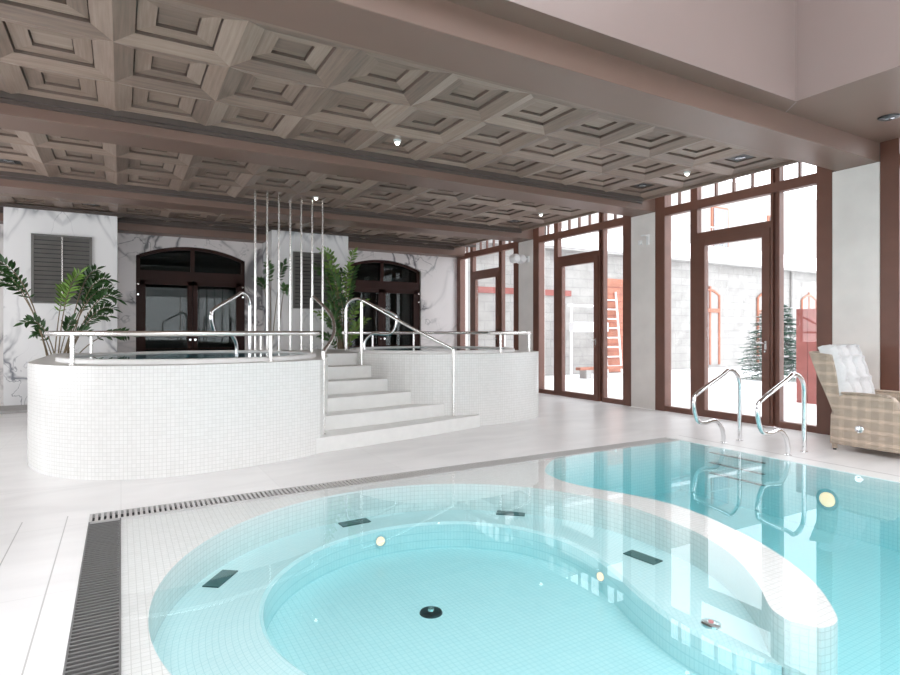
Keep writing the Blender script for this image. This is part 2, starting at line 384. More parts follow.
# match lip to outer edge by nearest progress: two sections (straight peninsula part, round part)
o1,l1=resample(outl[:len(pen_in)],36); o2,l2=resample(outl[len(pen_in)-1:],120)
i1,_=resample(lip[:37],36); i2,_=resample(lip[36:],120)
oo=o1[:-1]+o2; ii=i1[:-1]+i2
b=MB(); u=0; BZ=-.25
for k in range(len(oo)-1):
    a,c,d_,e=oo[k],oo[k+1],ii[k+1],ii[k]; L=math.hypot(a[0]-c[0],a[1]-c[1]); L2=math.hypot(d_[0]-e[0],d_[1]-e[1])
    w0=math.hypot(a[0]-e[0],a[1]-e[1]); w1=math.hypot(c[0]-d_[0],c[1]-d_[1]); r=.025
    def inn(o,i,t): return (o[0]+(i[0]-o[0])*t,o[1]+(i[1]-o[1])*t)
    e1=inn(a,e,1-r/max(w0,.05)) if w0>.05 else e; d1=inn(c,d_,1-r/max(w1,.05)) if w1>.05 else d_
    b.quad((*a,BZ),(*c,BZ),(*d1,BZ),(*e1,BZ),((u,0),(u+L,0),(u+L,w1),(u,w0)))
    b.quad((*e1,BZ),(*d1,BZ),(*d_,BZ-.02),(*e,BZ-.02),((u,w0),(u+L,w1),(u+L,w1+.03),(u,w0+.03)))
    b.quad((*e,BZ-.02),(*d_,BZ-.02),(*d_,DZ),(*e,DZ),((u,0),(u+L,0),(u+L,.2),(u,.2)))
    u+=L
b.build('whirlpool_bench',M['pool_mosaic'],pool,fix=False)
b=MB(); b.box(PX1,PY0,-.002,PX1+.24,GY,.006); b.build('pool_coping',M['white_stone'],pool)
b=MB(); b.box(PX1+.24,PY0,-.002,PX1+.262,GY-.0,.004); b.build('coping_joint',M['plinth'],pool)
# recessed ladder treads in the right wall
for k in range(3):
    b=MB(); b.box(PX1-.05,3.70,-.07-.12*k,PX1+.02,4.36,-.065-.12*k); b.build('ladder_tread',M['grey_dark'],pool)
b=MB(); b.box(PX0-.02,PY0-.02,DZ-.02,PX1+.02,PY1+.02,0.0)
w=b.build('pool_water',M['water']); tag(w,'clear turquoise water filling the swimming pool','water',kind='stuff')

# grates
def grate(name,x0,y0,x1,y1,along,label):
    t=thing(name,label,'grate',((x0+x1)/2,(y0+y1)/2,0))
    c=MB(); c.box(x0,y0,-.06,x1,y1,-.03); c.build('channel',M['channel'],t)
    s_=MB(); p_=.036
    if along=='x':
        n=int((x1-x0)/p_)
        for k in range(n): s_.box(x0+k*p_,y0+.01,-.025,x0+k*p_+.019,y1-.01,.002)
        s_.box(x0,y0,-.025,x1,y0+.01,.002); s_.box(x0,y1-.01,-.025,x1,y1,.002)
    else:
        n=int((y1-y0)/p_)
        for k in range(n): s_.box(x0+.008,y0+k*p_,-.025,x1-.008,y0+k*p_+.013,.002)
        s_.box(x0,y0,-.025,x0+.008,y1,.002); s_.box(x1-.008,y0,-.025,x1,y1,.002)
    s_.build('slats',M['grate' if along=='x' else 'grate_dark'],t)
grate('drain_grate',GX,PY1,PX1,GY,'x','long grey slatted overflow grate along the far pool edge')
grate('drain_grate',GX,PY0,0,PY1,'y','broad grey slatted overflow grate along the left pool edge')

# fittings under water
def plate(x,y,ang,label,g='dark jet plates on the whirlpool bench'):
    b=MB(); c,s=math.cos(ang),math.sin(ang); L,Wd=.125,.055
    pts=[(x+c*a-s*d,y+s*a+c*d) for a,d in ((-L,-Wd),(L,-Wd),(L,Wd),(-L,Wd))]
    b.prism(pts,BZ+.0,BZ+.008); o=b.build('jet_plate',M['plate'],bevel=.002); tag(o,label,'air jet',g)
def onb(deg,r=1.43): return CO[0]+r*math.cos(math.radians(deg)),CO[1]+r*math.sin(math.radians(deg))
plate(.56,3.97,.93,'dark rectangular jet plate on the left of the whirlpool bench')
plate(1.70,4.58,.04,'dark rectangular jet plate on the far bench, behind the small lit lamp')
plate(2.98,4.13,-.72,'dark rectangular jet plate on the far right bench, lined up with the glass doors')
plate(3.21,2.86,-1.45,'dark rectangular jet plate on the right bench beside the curved partition')
t=thing('floor_drain','round black drain cover on the whirlpool floor','drain',(1.743,3.294,WZ))
MB().lathe([(.001,0),(.075,0),(.07,.012),(.045,.018),(.001,.018)],1.743,3.294,WZ,28).build('cover',M['black'],t,True)
MB().lathe([(.001,0),(.022,0),(.018,.012),(.001,.014)],1.743,3.294,WZ+.018,16).build('knob',M['steel'],t,True)
t=thing('jet_button','round chrome air button with a red centre on the whirlpool bench end','jet',(2.80,2.02,BZ))
MB().lathe([(.001,0),(.055,0),(.052,.01),(.034,.016),(.001,.016)],2.80,2.02,BZ,28).build('ring',M['chrome'],t,True)
MB().lathe([(.001,0),(.016,0),(.013,.006),(.001,.007)],2.80,2.02,BZ+.016,16).build('button',M['red_dot'],t,True)
def walllamp(x,y,z,ang,r,label):
    t=thing('pool_lamp',label,'lamp',(x,y,z),'underwater lamps')
    for nm,rr,d0,d1,m in (('ring',r,0,.014,'chrome'),('lens',r*.68,.014,.02,'pool_lamp')):
        b=MB(); n=24; c,s=math.cos(ang),math.sin(ang); ids=[]
        for d in (d0,d1):
            ids.append([b.vert(x+c*d-s*rr*math.cos(2*PI*k/n),y+s*d+c*rr*math.cos(2*PI*k/n),z+rr*math.sin(2*PI*k/n)) for k in range(n)])
        for k in range(n): b.face((ids[0][k],ids[0][(k+1)%n],ids[1][(k+1)%n],ids[1][k]))
        b.face(ids[1]); b.build(nm,M[m],t)
walllamp(1.82,4.325,-.34,-PI/2,.05,'small lit lamp on the far inner wall of the whirlpool')
walllamp(2.905,2.95,-.35,PI,.04,'small lit lamp on the right inner wall of the whirlpool')
walllamp(PX1,3.07,-.30,PI,.105,'large lit round lamp in the right pool wall near the armchair')

# ------------------------------------------------------------------ raised hot tubs
TZ=1.038
def radial(poly,c,extra=72):
    angs=set()
    for x,y in poly: angs.add(math.atan2(y-c[1],x-c[0]))
    for k in range(extra): angs.add(-PI+2*PI*(k+.5)/extra)
    res=[]
    for a in sorted(angs):
        dx,dy=math.cos(a),math.sin(a); best=None
        for i in range(len(poly)):
            p,q=poly[i],poly[(i+1)%len(poly)]; ex,ey=q[0]-p[0],q[1]-p[1]; den=dx*ey-dy*ex
            if abs(den)<1e-9: continue
            px,py=p[0]-c[0],p[1]-c[1]; t=(px*ey-py*ex)/den; s_=(px*dy-py*dx)/den
            if t>0 and -1e-6<=s_<=1+1e-6 and (best is None or t<best): best=t
        res.append((a,(c[0]+dx*best,c[1]+dy*best)))
    return res
def hot_tub(label,outline,c,R,anchor):
    t=thing('hot_tub',label,'hot tub',(anchor[0],anchor[1],0),'raised round mosaic hot tubs')
    rd=radial(outline,c); n=len(rd); b=MB(); u=0
    RI=R-.06
    for k in range(n):
        a,p=rd[k]; a2,q=rd[(k+1)%n]; L=math.hypot(p[0]-q[0],p[1]-q[1])
        b.quad((*p,0),(*q,0),(*q,TZ),(*p,TZ),((u,0),(u+L,0),(u+L,TZ),(u,TZ))); u+=L
        i=(c[0]+RI*math.cos(a),c[1]+RI*math.sin(a)); j=(c[0]+RI*math.cos(a2),c[1]+RI*math.sin(a2))
        b.quad((*p,TZ),(*q,TZ),(*j,TZ),(*i,TZ),mi=1)
    b.build('tub_wall',[M['white_mosaic'],M['tread']],t,fix=False)
    b=MB(); N=72
    for k in range(N):
        a,a2=2*PI*k/N,2*PI*(k+1)/N
        P=lambda r,z,a: (c[0]+r*math.cos(a),c[1]+r*math.sin(a),z)
        b.quad(P(RI,TZ,a),P(RI,TZ,a2),P(RI,.2,a2),P(RI,.2,a),((RI*a,TZ),(RI*a2,TZ),(RI*a2,.2),(RI*a,.2)))
    b.face([b.vert(c[0]+RI*math.cos(2*PI*k/N),c[1]+RI*math.sin(2*PI*k/N),.2) for k in range(N)])
    b.build('basin',M['pool_mosaic'],t,fix=False)
    b=MB(); prof=[(R-.10,TZ-.02),(R-.10,TZ+.035),(R-.085,TZ+.045),(R-.015,TZ+.045),(R,TZ+.035),(R,TZ-.01)]
    for k in range(N):
        a,a2=2*PI*k/N,2*PI*(k+1)/N
        for (r0,z0),(r1,z1) in zip(prof,prof[1:]):
            b.quad((c[0]+r0*math.cos(a),c[1]+r0*math.sin(a),z0),(c[0]+r0*math.cos(a2),c[1]+r0*math.sin(a2),z0),(c[0]+r1*math.cos(a2),c[1]+r1*math.sin(a2),z1),(c[0]+r1*math.cos(a),c[1]+r1*math.sin(a),z1))
    b.build('rim',M['white_stone'],t)
    b=MB(); b.prism([(c[0]+(RI+.01)*math.cos(2*PI*k/N),c[1]+(RI+.01)*math.sin(2*PI*k/N)) for k in range(N)],.19,TZ+.025)
    w=b.build('tub_water',M['tub_water'],t); w['kind']='stuff'
    return t
front1=catmull([(-.84,7.6),(-.83,7.25),(-.73,6.86),(-.56,6.50),(-.28,6.20),(.05,6.02),(.45,5.93),(.85,5.95),(1.25,6.02),(1.65,6.14),(1.93,6.29)],4)
out1=[(-.84,10.1)]+front1+[(2.02,6.45),(2.14,6.76),(2.26,7.05),(2.38,7.44),(2.46,7.76),(2.48,8.1),(2.48,10.1)]
out1=[(x,y) for x,y in out1]
tub1=hot_tub('larger raised white mosaic hot tub left of the steps, in front of the plant',out1,(.80,7.62),1.42,(.8,7.6))
front2=catmull([(3.02,8.3),(3.07,8.0),(3.15,7.79),(3.28,7.5),(3.52,7.24),(3.90,7.05),(4.45,6.94),(5.05,6.98),(5.50,7.10),(5.78,7.26),(5.90,7.50),(5.92,7.8)],4)
out2=[(3.02,10.1)]+front2+[(5.92,10.1)]
tub2=hot_tub('raised white mosaic hot tub right of the steps, nearer the glass doors',out2,(4.5,8.45),1.36,(4.5,8.4))

# stairs
st=thing('staircase','white stone steps rising between the two raised hot tubs','steps',(2.9,7.2,0))
N_=[((1.70,6.22),(4.42,6.87)),((1.96,6.66),(3.95,7.04)),((2.05,6.99),(3.60,7.26)),((2.15,7.40),(3.36,7.52)),((2.25,7.73),(3.24,7.81)),((2.30,8.06),(3.14,8.11))]
b=None
for k,(l,r) in enumerate(N_):
    z1=.173*(k+1); z0=.173*k
    yb=N_[k+1][0][1]+.02 if k<5 else 10.1
    yb2=N_[k+1][1][1]+.02 if k<5 else 10.1
    m=((l[0]+r[0])/2,(l[1]+r[1])/2-.03)
    if k==0: poly=[l,m,r,(4.50,7.05),(3.6,7.35),(2.3,7.2),(1.85,6.6)]
    elif k<5: poly=[l,m,r,(r[0]+.02,yb2+.12),(l[0]+.05,yb+.12)]
    else: poly=[l,m,r,(3.10,10.1),(2.40,10.1)]
    b=MB(); b.prism(poly,z0 if k else 0,z1)
    b.build('step' if k<5 else 'landing',M['tread'],st,bevel=.006)

# ------------------------------------------------------------------ rails
RR=.024
def fillet(pts,r=.12,n=5):
    pts=[Vector(p) for p in pts]; out=[pts[0]]
    for i in range(1,len(pts)-1):
        a,b_,c=pts[i-1],pts[i],pts[i+1]; d1=(a-b_); d2=(c-b_); rr=min(r,d1.length*.48,d2.length*.48)
        p=b_+d1.normalized()*rr; q=b_+d2.normalized()*rr
        for k in range(n+1):
            t=k/n; out.append(p*(1-t)**2+b_*2*t*(1-t)+q*t*t)
    out.append(pts[-1]); return out
def railing(label,path,posts,anchor,z=1.335):
    t=thing('tub_railing',label,'railing',(anchor[0],anchor[1],TZ),'low steel railings around the hot tubs')
    MB().tube([(x,y,z) for x,y in path],.026,12).build('rail',M['steel'],t,True)
    for x,y in posts:
        p_=thing; b=MB(); b.tube([(x,y,TZ),(x,y,z-.01)],.019,12); o=b.build('post',M['steel'],t,True)
        MB().lathe([(.001,0),(.034,0),(.034,.006),(.02,.01),(.001,.01)],x,y,TZ,16).build('base_plate',M['steel'],o,True)
    return t
path1=catmull([(2.0,6.60),(1.90,6.48),(1.60,6.32),(1.05,6.12),(.55,6.07),(.10,6.17),(-.25,6.42),(-.52,6.85),(-.68,7.4),(-.70,8.1),(-.62,8.9),(-.35,9.5),(.1,9.85),(.9,9.95),(1.6,9.85),(2.0,9.45)],5)
railing('low curved steel railing around the left hot tub',path1,[(-.40,6.50),(-.36,9.48),(1.38,6.25),(1.95,9.52)],(.7,7.6))
path2=catmull([(3.25,9.3),(3.5,9.7),(4.0,9.95),(4.7,10.0),(5.3,9.85),(5.72,9.4),(5.85,8.8),(5.87,8.1),(5.82,7.58),(5.56,7.26),(5.1,7.10),(4.70,7.06)],5)
railing('low curved steel railing around the right hot tub',path2,[(3.35,9.45),(4.05,9.97),(5.70,7.40),(5.86,8.3),(4.92,7.08),(4.9,9.98)],(4.5,8.4))
def handrail(label,pts,legs):
    t=thing('stair_handrail',label,'handrail',(legs[0][0],legs[0][1],legs[0][2]),'handrails beside the steps')
    MB().tube(pts,.022,12).build('rail',M['steel'],t,True)
    for x,y,z0,z1 in legs:
        o=MB().tube([(x,y,z0),(x,y,z1)],.022,12).build('post',M['steel'],t,True)
        MB().lathe([(.001,0),(.036,0),(.036,.006),(.024,.012),(.001,.012)],x,y,z0,16).build('base_plate',M['steel'],o,True)
h1=[(2.28,7.83,1.80),(2.30,7.80,1.835)]+catmull([(2.36,7.6,1.715),(2.395,7.33,1.567),(2.33,7.0,1.40),(2.20,6.72,1.26),(2.06,6.52,1.15)],5)+[(2.03,6.48,1.12)]
handrail('curved steel handrail on the left side of the steps',h1,[(2.02,6.47,.173,1.13),(2.28,7.83,TZ,1.81)])
h2=[(3.06,7.96,1.78),(3.08,7.93,1.815)]+catmull([(3.22,7.65,1.67),(3.43,7.38,1.49),(3.70,7.18,1.31),(4.02,7.03,1.13)],5)+[(4.055,7.01,1.10)]
handrail('steel handrail sloping down the right side of the steps',h2,[(4.06,7.0,.173,1.11),(3.06,7.96,.865,1.79)])
LP=[(0,0),(0,.70),(-.03,.80),(-.11,.865),(-.215,.885),(-.33,.83),(-.80,.63),(-.86,.56),(-.865,.47),(-.82,.34),(-.76,.285),(-.66,.268),(-.52,.285),(-.44,.27),(-.36,.20),(-.32,.11),(-.315,0)]
def ladder_handle(label,x,y,z,ang,group):
    t=thing('ladder_handle',label,'handrail',(x,y,z),group)
    pts=[(x+math.cos(ang)*-p*1,y+math.sin(ang)*-p,z+h) for p,h in LP]
    sm=[tuple(pts[0]),tuple(pts[1])]+catmull(pts[1:],4)[1:]
    MB().tube(sm,.024,12).build('tube',M['chrome'],t,True)
    for q in (pts[0],pts[-1]):
        MB().lathe([(.001,0),(.04,0),(.04,.008),(.026,.014),(.001,.014)],q[0],q[1],z,16).build('foot_cover',M['chrome'],t,True)
ladder_handle('farther bent steel ladder handle standing on the pool edge',6.68,4.42,0,PI,'pool ladder handles')
ladder_handle('nearer bent steel ladder handle on the pool edge, next to the armchair',6.66,3.63,0,PI,'pool ladder handles')
ladder_handle('bent steel ladder handle at the back of the left hot tub',1.68,9.0,TZ,PI+.78,'hot tub ladder handles')
ladder_handle('bent steel ladder handle at the back of the right hot tub',3.36,9.48,TZ,-.49,'hot tub ladder handles')
ordn=['leftmost','second from left','third from left','middle','third from right','second from right','rightmost']
for k in range(7):
    x=1.917+.2*k; y=9.80+.036*k
    b=MB(); b.tube([(x,y,TZ),(x,y,ZC+.06)],.018,10); b.lathe([(.001,0),(.03,0),(.03,.008),(.001,.008)],x,y,TZ,14)
    tag(b.build('steel_rod',M['steel'],None,True),'slim vertical steel rod from landing to ceiling, %s of the seven'%ordn[k],'rod','steel rods standing in a row behind the steps')

# ------------------------------------------------------------------ right wall: pillars, windows with glazed doors
b=MB()
for y0,y1 in PIL: b.box(XW,y0+.005,0,XW+.35,y1-.005,ZB if y0>3 else 3.66)
b.box(XW,YB,0,XW+.35,YB+.3,3.6)
b.box(XW+.16,Y0,0,XW+.4,-3.3,4.4)
struct(b.build('wall_right',M['pillar'],bevel=.008),'pale stone pillars between the tall glazed bays','wall')
b=MB(); b.box(XW+.01,Y0,4.12,XW+.5,YB+.3,4.6); struct(b.build('wall_right_top',M['taupe']),'taupe lintel above the glazed bays','wall')
b=MB()
for y0,y1 in PIL: b.box(XW+.02,y0+.02,ZB,XW+.4,y1-.02,4.12)
struct(b.build('trim_2',M['dark_trim']),'dark infill above the pillars','trim')
def rect_frame(mb,x0,x1,y0,y1,z0,z1,wl,wr,wb,wt):
    mb.box(x0,y0,z0,x1,y0+wl,z1); mb.box(x0,y1-wr,z0,x1,y1,z1); mb.box(x0,y0+wl,z0,x1,y1-wr,z0+wb); mb.box(x0,y0+wl,z1-wt,x1,y1-wr,z1)
def window(n,y0):
    ZT=4.12; a,c=XW,XW+.12
    f=MB()
    f.box(a,y0,0,c+.05,y0+.19,ZT); f.box(a,y0+2.65,0,c+.05,y0+2.85,ZT)            # jambs
    f.box(a+.01,y0+.69,0,c,y0+.735,ZT); f.box(a+.01,y0+.785,0,c,y0+.82,ZT); f.box(a+.05,y0+.735,0,c,y0+.785,ZT)
    f.box(a+.01,y0+2.02,0,c,y0+2.15,ZT)
    f.box(a+.005,y0+.19,3.33,c,y0+2.65,3.47)                                 # header
    f.box(a+.01,y0+.82,2.84,c,y0+2.02,2.94)
    f.box(a+.01,y0+.19,0,c,y0+.69,.09); f.box(a+.01,y0+2.15,0,c,y0+2.65,.09); f.box(a+.01,y0+.82,0,c,y0+2.02,.03)
    f.box(a+.02,y0+.19,ZT-.06,c,y0+2.65,ZT)
    for yy in (.44,1.12,1.42,1.72,2.40): f.box(a+.04,y0+yy-.012,3.47,c-.02,y0+yy+.012,ZT-.06)
    w=f.build('window_%d'%n,M['brown'],bevel=.004); struct(w)
    w['label']='tall brown framed glazed bay with a glass door, %s'%{1:'just beyond the pillar behind the armchair',2:'middle one of the three whole bays',3:'farthest bay next to the back wall',4:'at the right edge behind the armchair',5:'behind the viewpoint'}[n]; w['category']='window'
    def pane(y_a,y_b,z_a,z_b): MB().box(XW+.07,y0+y_a,z_a,XW+.078,y0+y_b,z_b).build('pane',M['glass'],w)
    pane(.19,.69,.09,3.33); pane(2.15,2.65,.09,3.33); pane(.82,2.02,2.94,3.33)
    pane(.19,.69,3.47,4.06); pane(.82,2.02,3.47,4.06); pane(2.15,2.65,3.47,4.06)
    g=MB(); rect_frame(g,a-.005,c-.03,y0+.825,y0+2.015,.03,2.84,.115,.14,.085,.12); d=g.build('door_leaf',M['brown'],w,bevel=.004)
    MB().box(XW+.05,y0+.94,.11,XW+.058,y0+1.87,2.72).build('door_pane',M['glass'],d)
    h=MB(); h.box(XW-.012,y0+.865,1.10,XW-.005,y0+.895,1.22); h.tube(fillet([(XW-.01,y0+.88,1.19),(XW-.055,y0+.88,1.19),(XW-.055,y0+.99,1.19)],.02),.009,8); h.lathe([(.001,-.02),(.014,-.02),(.014,0),(.001,0)],XW-.005,y0+.88,1.07,12,'x')
    h.build('door_handle',M['chrome'],d,True)
for n,y0 in ((1,4.03),(2,7.43),(3,10.83),(4,.63),(5,-2.77)): window(n,y0)

# spot lamp on far pillar, bracket on middle pillar
t=thing('wall_spotlight','white twin spotlight with two round heads on the far window pillar','spotlight',(XW,10.44,3.0))
MB().box(XW-.04,10.40,2.93,XW,10.48,3.07).build('mount',M['white_paint'],t,bevel=.01)
MB().tube([(XW-.03,10.44,3.0),(XW-.14,10.44,3.0)],.02,10).build('arm',M['white_paint'],t,True)
for (x,y) in ((XW-.16,10.50),(XW-.36,10.46)):
    MB().lathe([(.001,-.09),(.07,-.085),(.10,-.05),(.105,.06),(.10,.095),(.001,.095)],x,y,3.0,20,'y').build('lamp_head',M['white_paint'],t,True)
MB().tube([(XW-.14,10.44,3.0),(XW-.36,10.44,3.0)],.018,10).build('crossbar',M['white_paint'],t,True)
t=thing('wall_bracket','small white bracket high on the pillar between the two nearest glazed bays','bracket',(XW,7.05,2.98))
MB().box(XW-.03,7.0,2.88,XW,7.05,3.06).build('back_plate',M['white_paint'],t,bevel=.004)
MB().tube(fillet([(XW-.02,7.02,3.04),(XW-.10,7.02,3.04),(XW-.10,7.10,3.04)],.03),.014,8).build('arm',M['white_paint'],t,True)
MB().box(XW-.05,7.16,2.90,XW,7.21,2.97).build('sensor_box',M['white_paint'],t,bevel=.004)

# ------------------------------------------------------------------ back wall, piers, arched doors
M['marble_wall']=marble('marble_back_wall',3.6,(.80,.76,.75),(.22,.21,.22),1.4,True)
M['marble_a']=marble('marble_left_pier',-.93,(.90,.90,.90),(.22,.23,.26),1.7,True,1.25)
M['marble_b']=marble('marble_right_pier',3.68,(.90,.90,.90),(.22,.23,.26),1.7,True,1.25)
ARCH=[(1.358,1.088),(5.83,1.09)]; ZS,ZA=2.955,3.20
b=MB()
xs=-4.6
def arcz(dx,hw,zs=ZS,za=ZA):
    s_=za-zs; R=(hw*hw+s_*s_)/(2*s_); return za-R+math.sqrt(max(0,R*R-dx*dx))
for cx,hw in ARCH:
    b.box(xs,YB,0,cx-hw,YB+.3,3.75)
    poly=[(cx-hw,3.75)]+[(cx-hw+2*hw*k/20,arcz(-hw+2*hw*k/20,hw)) for k in range(21)]+[(cx+hw,3.75)]
    b.extr(poly,'y',YB,YB+.3); xs=cx+hw
b.box(xs,YB,0,XW,YB+.3,3.75)
struct(b.build('wall_back',M['marble_wall']),'white marble back wall with grey veins','wall')
def arch_door(n,cx,hw,label):
    f=MB(); y0,y1=YB+.06,YB+.16
    K=24
    xs_=[-hw+2*hw*k/K for k in range(K+1)]
    for a,c in zip(xs_,xs_[1:]):
        za,zc=arcz(a,hw),arcz(c,hw); i=len(f.v); w=.07
        for y in (y0,y1): f.v+=[(cx+a,y,za),(cx+c,y,zc),(cx+c,y,zc-w),(cx+a,y,za-w)]
        for q in ((0,1,2,3),(4,5,6,7),(0,1,5,4),(2,3,7,6),(0,3,7,4),(1,2,6,5)): f.face([i+k for k in q])
    f.box(cx-hw,y0,0,cx-hw+.08,y1,ZS); f.box(cx+hw-.08,y0,0,cx+hw,y1,ZS)
    f.box(cx-hw,y0-.01,2.46,cx+hw,y1,2.66); f.box(cx-.04,y0,2.66,cx+.04,y1,ZA-.03)
    d=f.build('door_%d'%n,M['door_brown']); struct(d,label,'door')
    MB().extr([(cx-hw+.04,2.6)]+[(cx+x,arcz(x,hw)-.03) for x in [-hw+.04+(2*hw-.08)*k/16 for k in range(17)]]+[(cx+hw-.04,2.6)],'y',y0+.05,y0+.056).build('fanlight_pane',M['door_glass'],d)
    for s_ in (-1,1):
        g=MB(); xa,xb=(cx-hw+.08,cx-.003) if s_<0 else (cx+.003,cx+hw-.08)
        g.box(xa,y0-.005,.03,xa+.10,y1-.02,2.46); g.box(xb-.10,y0-.005,.03,xb,y1-.02,2.46); g.box(xa,y0-.005,.03,xb,y1-.02,.2); g.box(xa,y0-.005,2.36,xb,y1-.02,2.46); g.box(xa,y0-.005,.98,xb,y1-.02,1.0)
        l=g.build('door_leaf',M['door_brown'],d)
        MB().box(xa+.09,y0+.03,.19,xb-.09,y0+.036,2.37).build('door_pane',M['door_glass'],l)
        xk=cx+s_*.05
        MB().lathe([(.001,-.05),(.022,-.05),(.028,-.03),(.012,-.015),(.012,0),(.001,0)],xk,y0-.005,1.18,12,'y').build('door_knob',M['chrome'],l,True)
        xh=cx+s_*(hw-.04)
        for zz in (2.36,2.14): MB().lathe([(.001,-.016),(.02,-.016),(.02,0),(.001,0)],xh,y0-.0,zz,12,'y').build('hinge_cap',M['chrome'],l,True)
M['door_brown']=simple('door_brown_stain',(.035,.013,.010),.45,spec=.2,noise=.12,nscale=3)
arch_door(1,*ARCH[0],'dark brown arched double glass door behind the left hot tub')
arch_door(2,*ARCH[1],'brown arched double glass door behind the right hot tub')
# dark rooms behind the doors
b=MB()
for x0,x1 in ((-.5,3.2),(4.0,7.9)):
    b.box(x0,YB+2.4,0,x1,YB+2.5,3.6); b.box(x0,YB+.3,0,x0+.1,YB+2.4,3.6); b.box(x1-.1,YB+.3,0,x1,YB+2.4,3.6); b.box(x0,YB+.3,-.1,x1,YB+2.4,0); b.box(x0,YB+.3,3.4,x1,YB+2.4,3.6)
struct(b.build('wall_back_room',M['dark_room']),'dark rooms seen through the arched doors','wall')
for nm,x0,x1,m,lab in (('wall_left_pier',-1.80,-.06,'marble_a','bookmatched white marble pier behind the left plant'),('wall_middle_pier',2.83,4.56,'marble_b','bookmatched white marble pier behind the steps')):
    b=MB(); b.box(x0,12.7,0,x1,YB,3.56); struct(b.build(nm,M[m],bevel=.006),lab,'wall')
def shutter(x0,x1,z0,z1,label):
    t=thing('louvre_shutter',label,'shutter',((x0+x1)/2,12.7,z0),'louvred shutters on the marble piers')
    y0,y1=12.66,12.70
    f=MB(); w=.03
    f.box(x0,y0,z0,x0+w,y1,z1); f.box(x1-w,y0,z0,x1,y1,z1); f.box(x0,y0,z0,x1,y1,z0+w); f.box(x0,y0,z1-w,x1,y1,z1); f.build('frame',M['grey_dark'],t)
    xm=(x0+x1)/2
    for a,c in ((x0+w,xm-.005),(xm+.005,x1-w)):
        s_=MB(); n=15
        for k in range(n):
            z=z0+w+(z1-z0-2*w)*k/n; h=(z1-z0-2*w)/n
            s_.quad((a,y0,z+h*.1),(c,y0,z+h*.1),(c,y0+.028,z+h*.95),(a,y0+.028,z+h*.95)); 
        s_.box(a,y0+.03,z0+w,c,y0+.034,z1-w,mi=1)
        s_.box(a,y0,z0+w,a+.012,y0+.03,z1-w); s_.box(c-.012,y0,z0+w,c,y0+.03,z1-w)
        s_.build('louvre_leaf',[M['grey_dark'],M['black']],t)
    MB().box(xm-.006,y0-.004,z0+w,xm+.006,y0+.01,z1-w).build('centre_bar',M['steel'],t)
shutter(-1.40,-.47,1.87,3.12,'dark grey louvred shutter on the left marble pier above the plant')
shutter(3.28,4.17,1.87,3.12,'dark grey louvred shutter on the middle marble pier behind the rods')

# other enclosing walls
b=MB(); b.box(X0-.2,Y0,0,X0,4.5,4.2); b.box(X0-.2,11.5,0,X0,YB,4.2); b.box(X0-.2,4.5,0,X0,11.5,.5); b.box(X0-.2,4.5,3.1,X0,11.5,4.2); struct(b.build('wall_left',M['white_paint']),'white left wall','wall')
b=MB(); b.box(X0,Y0-.2,0,XW,Y0,.4); b.box(X0,Y0-.2,3.2,XW,Y0,3.8); b.box(X0,Y0-.2,.4,-3.6,Y0,3.2); b.box(6.9,Y0-.2,.4,XW,Y0,3.2); struct(b.build('wall_front',M['white_paint']),'front wall with a broad window added for light','wall')
g=MB(); rect=g
for x in (-3.6,-1.5,.6,2.7,4.8,6.85): g.box(x,Y0-.12,.4,x+.05,Y0-.06,3.2)
wf=g.build('window_6',M['brown']); struct(wf,'broad unseen window added behind the viewpoint for light','window')  # unseen window added to bring in more light from behind
MB().box(-3.6,Y0-.1,.4,6.9,Y0-.095,3.2).build('pane',M['glass'],wf)

g=MB()
for y in (4.5,6.2,7.95,9.7,11.44): g.box(X0-.12,y,.5,X0-.06,y+.06,3.1)
wf=g.build('window_7',M['brown']); struct(wf,'window added in the left wall to brighten the back, out of view','window')  # unseen window added to brighten the back left of the room
MB().box(X0-.1,4.5,.5,X0-.095,11.5,3.1).build('pane',M['glass'],wf)

# ------------------------------------------------------------------ ceiling: coffers, beams, skylight well
c=MB()
def coffer(cx,cy,sx,sy,z,inner=True):
    a=[(cx-sx/2,cy-sy/2),(cx+sx/2,cy-sy/2),(cx+sx/2,cy+sy/2),(cx-sx/2,cy+sy/2)]
    def sq(k,zz): return [(cx+(x-cx)*k,cy+(y-cy)*k,zz) for x,y in a]
    def ring(p,q,tones,grain=True):
        for i in range(4):
            j=(i+1)%4; A,B,C,D=p[i],p[j],q[j],q[i]
            L=math.hypot(A[0]-B[0],A[1]-B[1]); o=random.random()*50; w=.18
            c.quad(A,D,C,B,((o,o),(o+.1,o+w),(o+L-.1,o+w),(o+L,o)),tones[i])
    t1=[random.uniform(.15,.9) for _ in range(4)]; t2=[random.uniform(.2,.85) for _ in range(4)]
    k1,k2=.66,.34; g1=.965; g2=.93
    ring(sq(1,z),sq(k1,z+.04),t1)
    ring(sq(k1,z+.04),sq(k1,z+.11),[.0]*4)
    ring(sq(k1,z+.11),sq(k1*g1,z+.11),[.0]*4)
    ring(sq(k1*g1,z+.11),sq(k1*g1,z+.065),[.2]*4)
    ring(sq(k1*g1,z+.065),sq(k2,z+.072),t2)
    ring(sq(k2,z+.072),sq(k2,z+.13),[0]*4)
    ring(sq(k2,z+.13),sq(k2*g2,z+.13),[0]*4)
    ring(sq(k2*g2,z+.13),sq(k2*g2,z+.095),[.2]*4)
    p=sq(k2*g2,z+.095); o=random.random()*50
    c.quad(p[0],p[3],p[2],p[1],((o,o),(o,o+.2),(o+.2,o+.2),(o+.2,o)),random.uniform(.2,.8))
DX=.858; CX=[7.24-DX*k for k in range(14)]; DY=.84
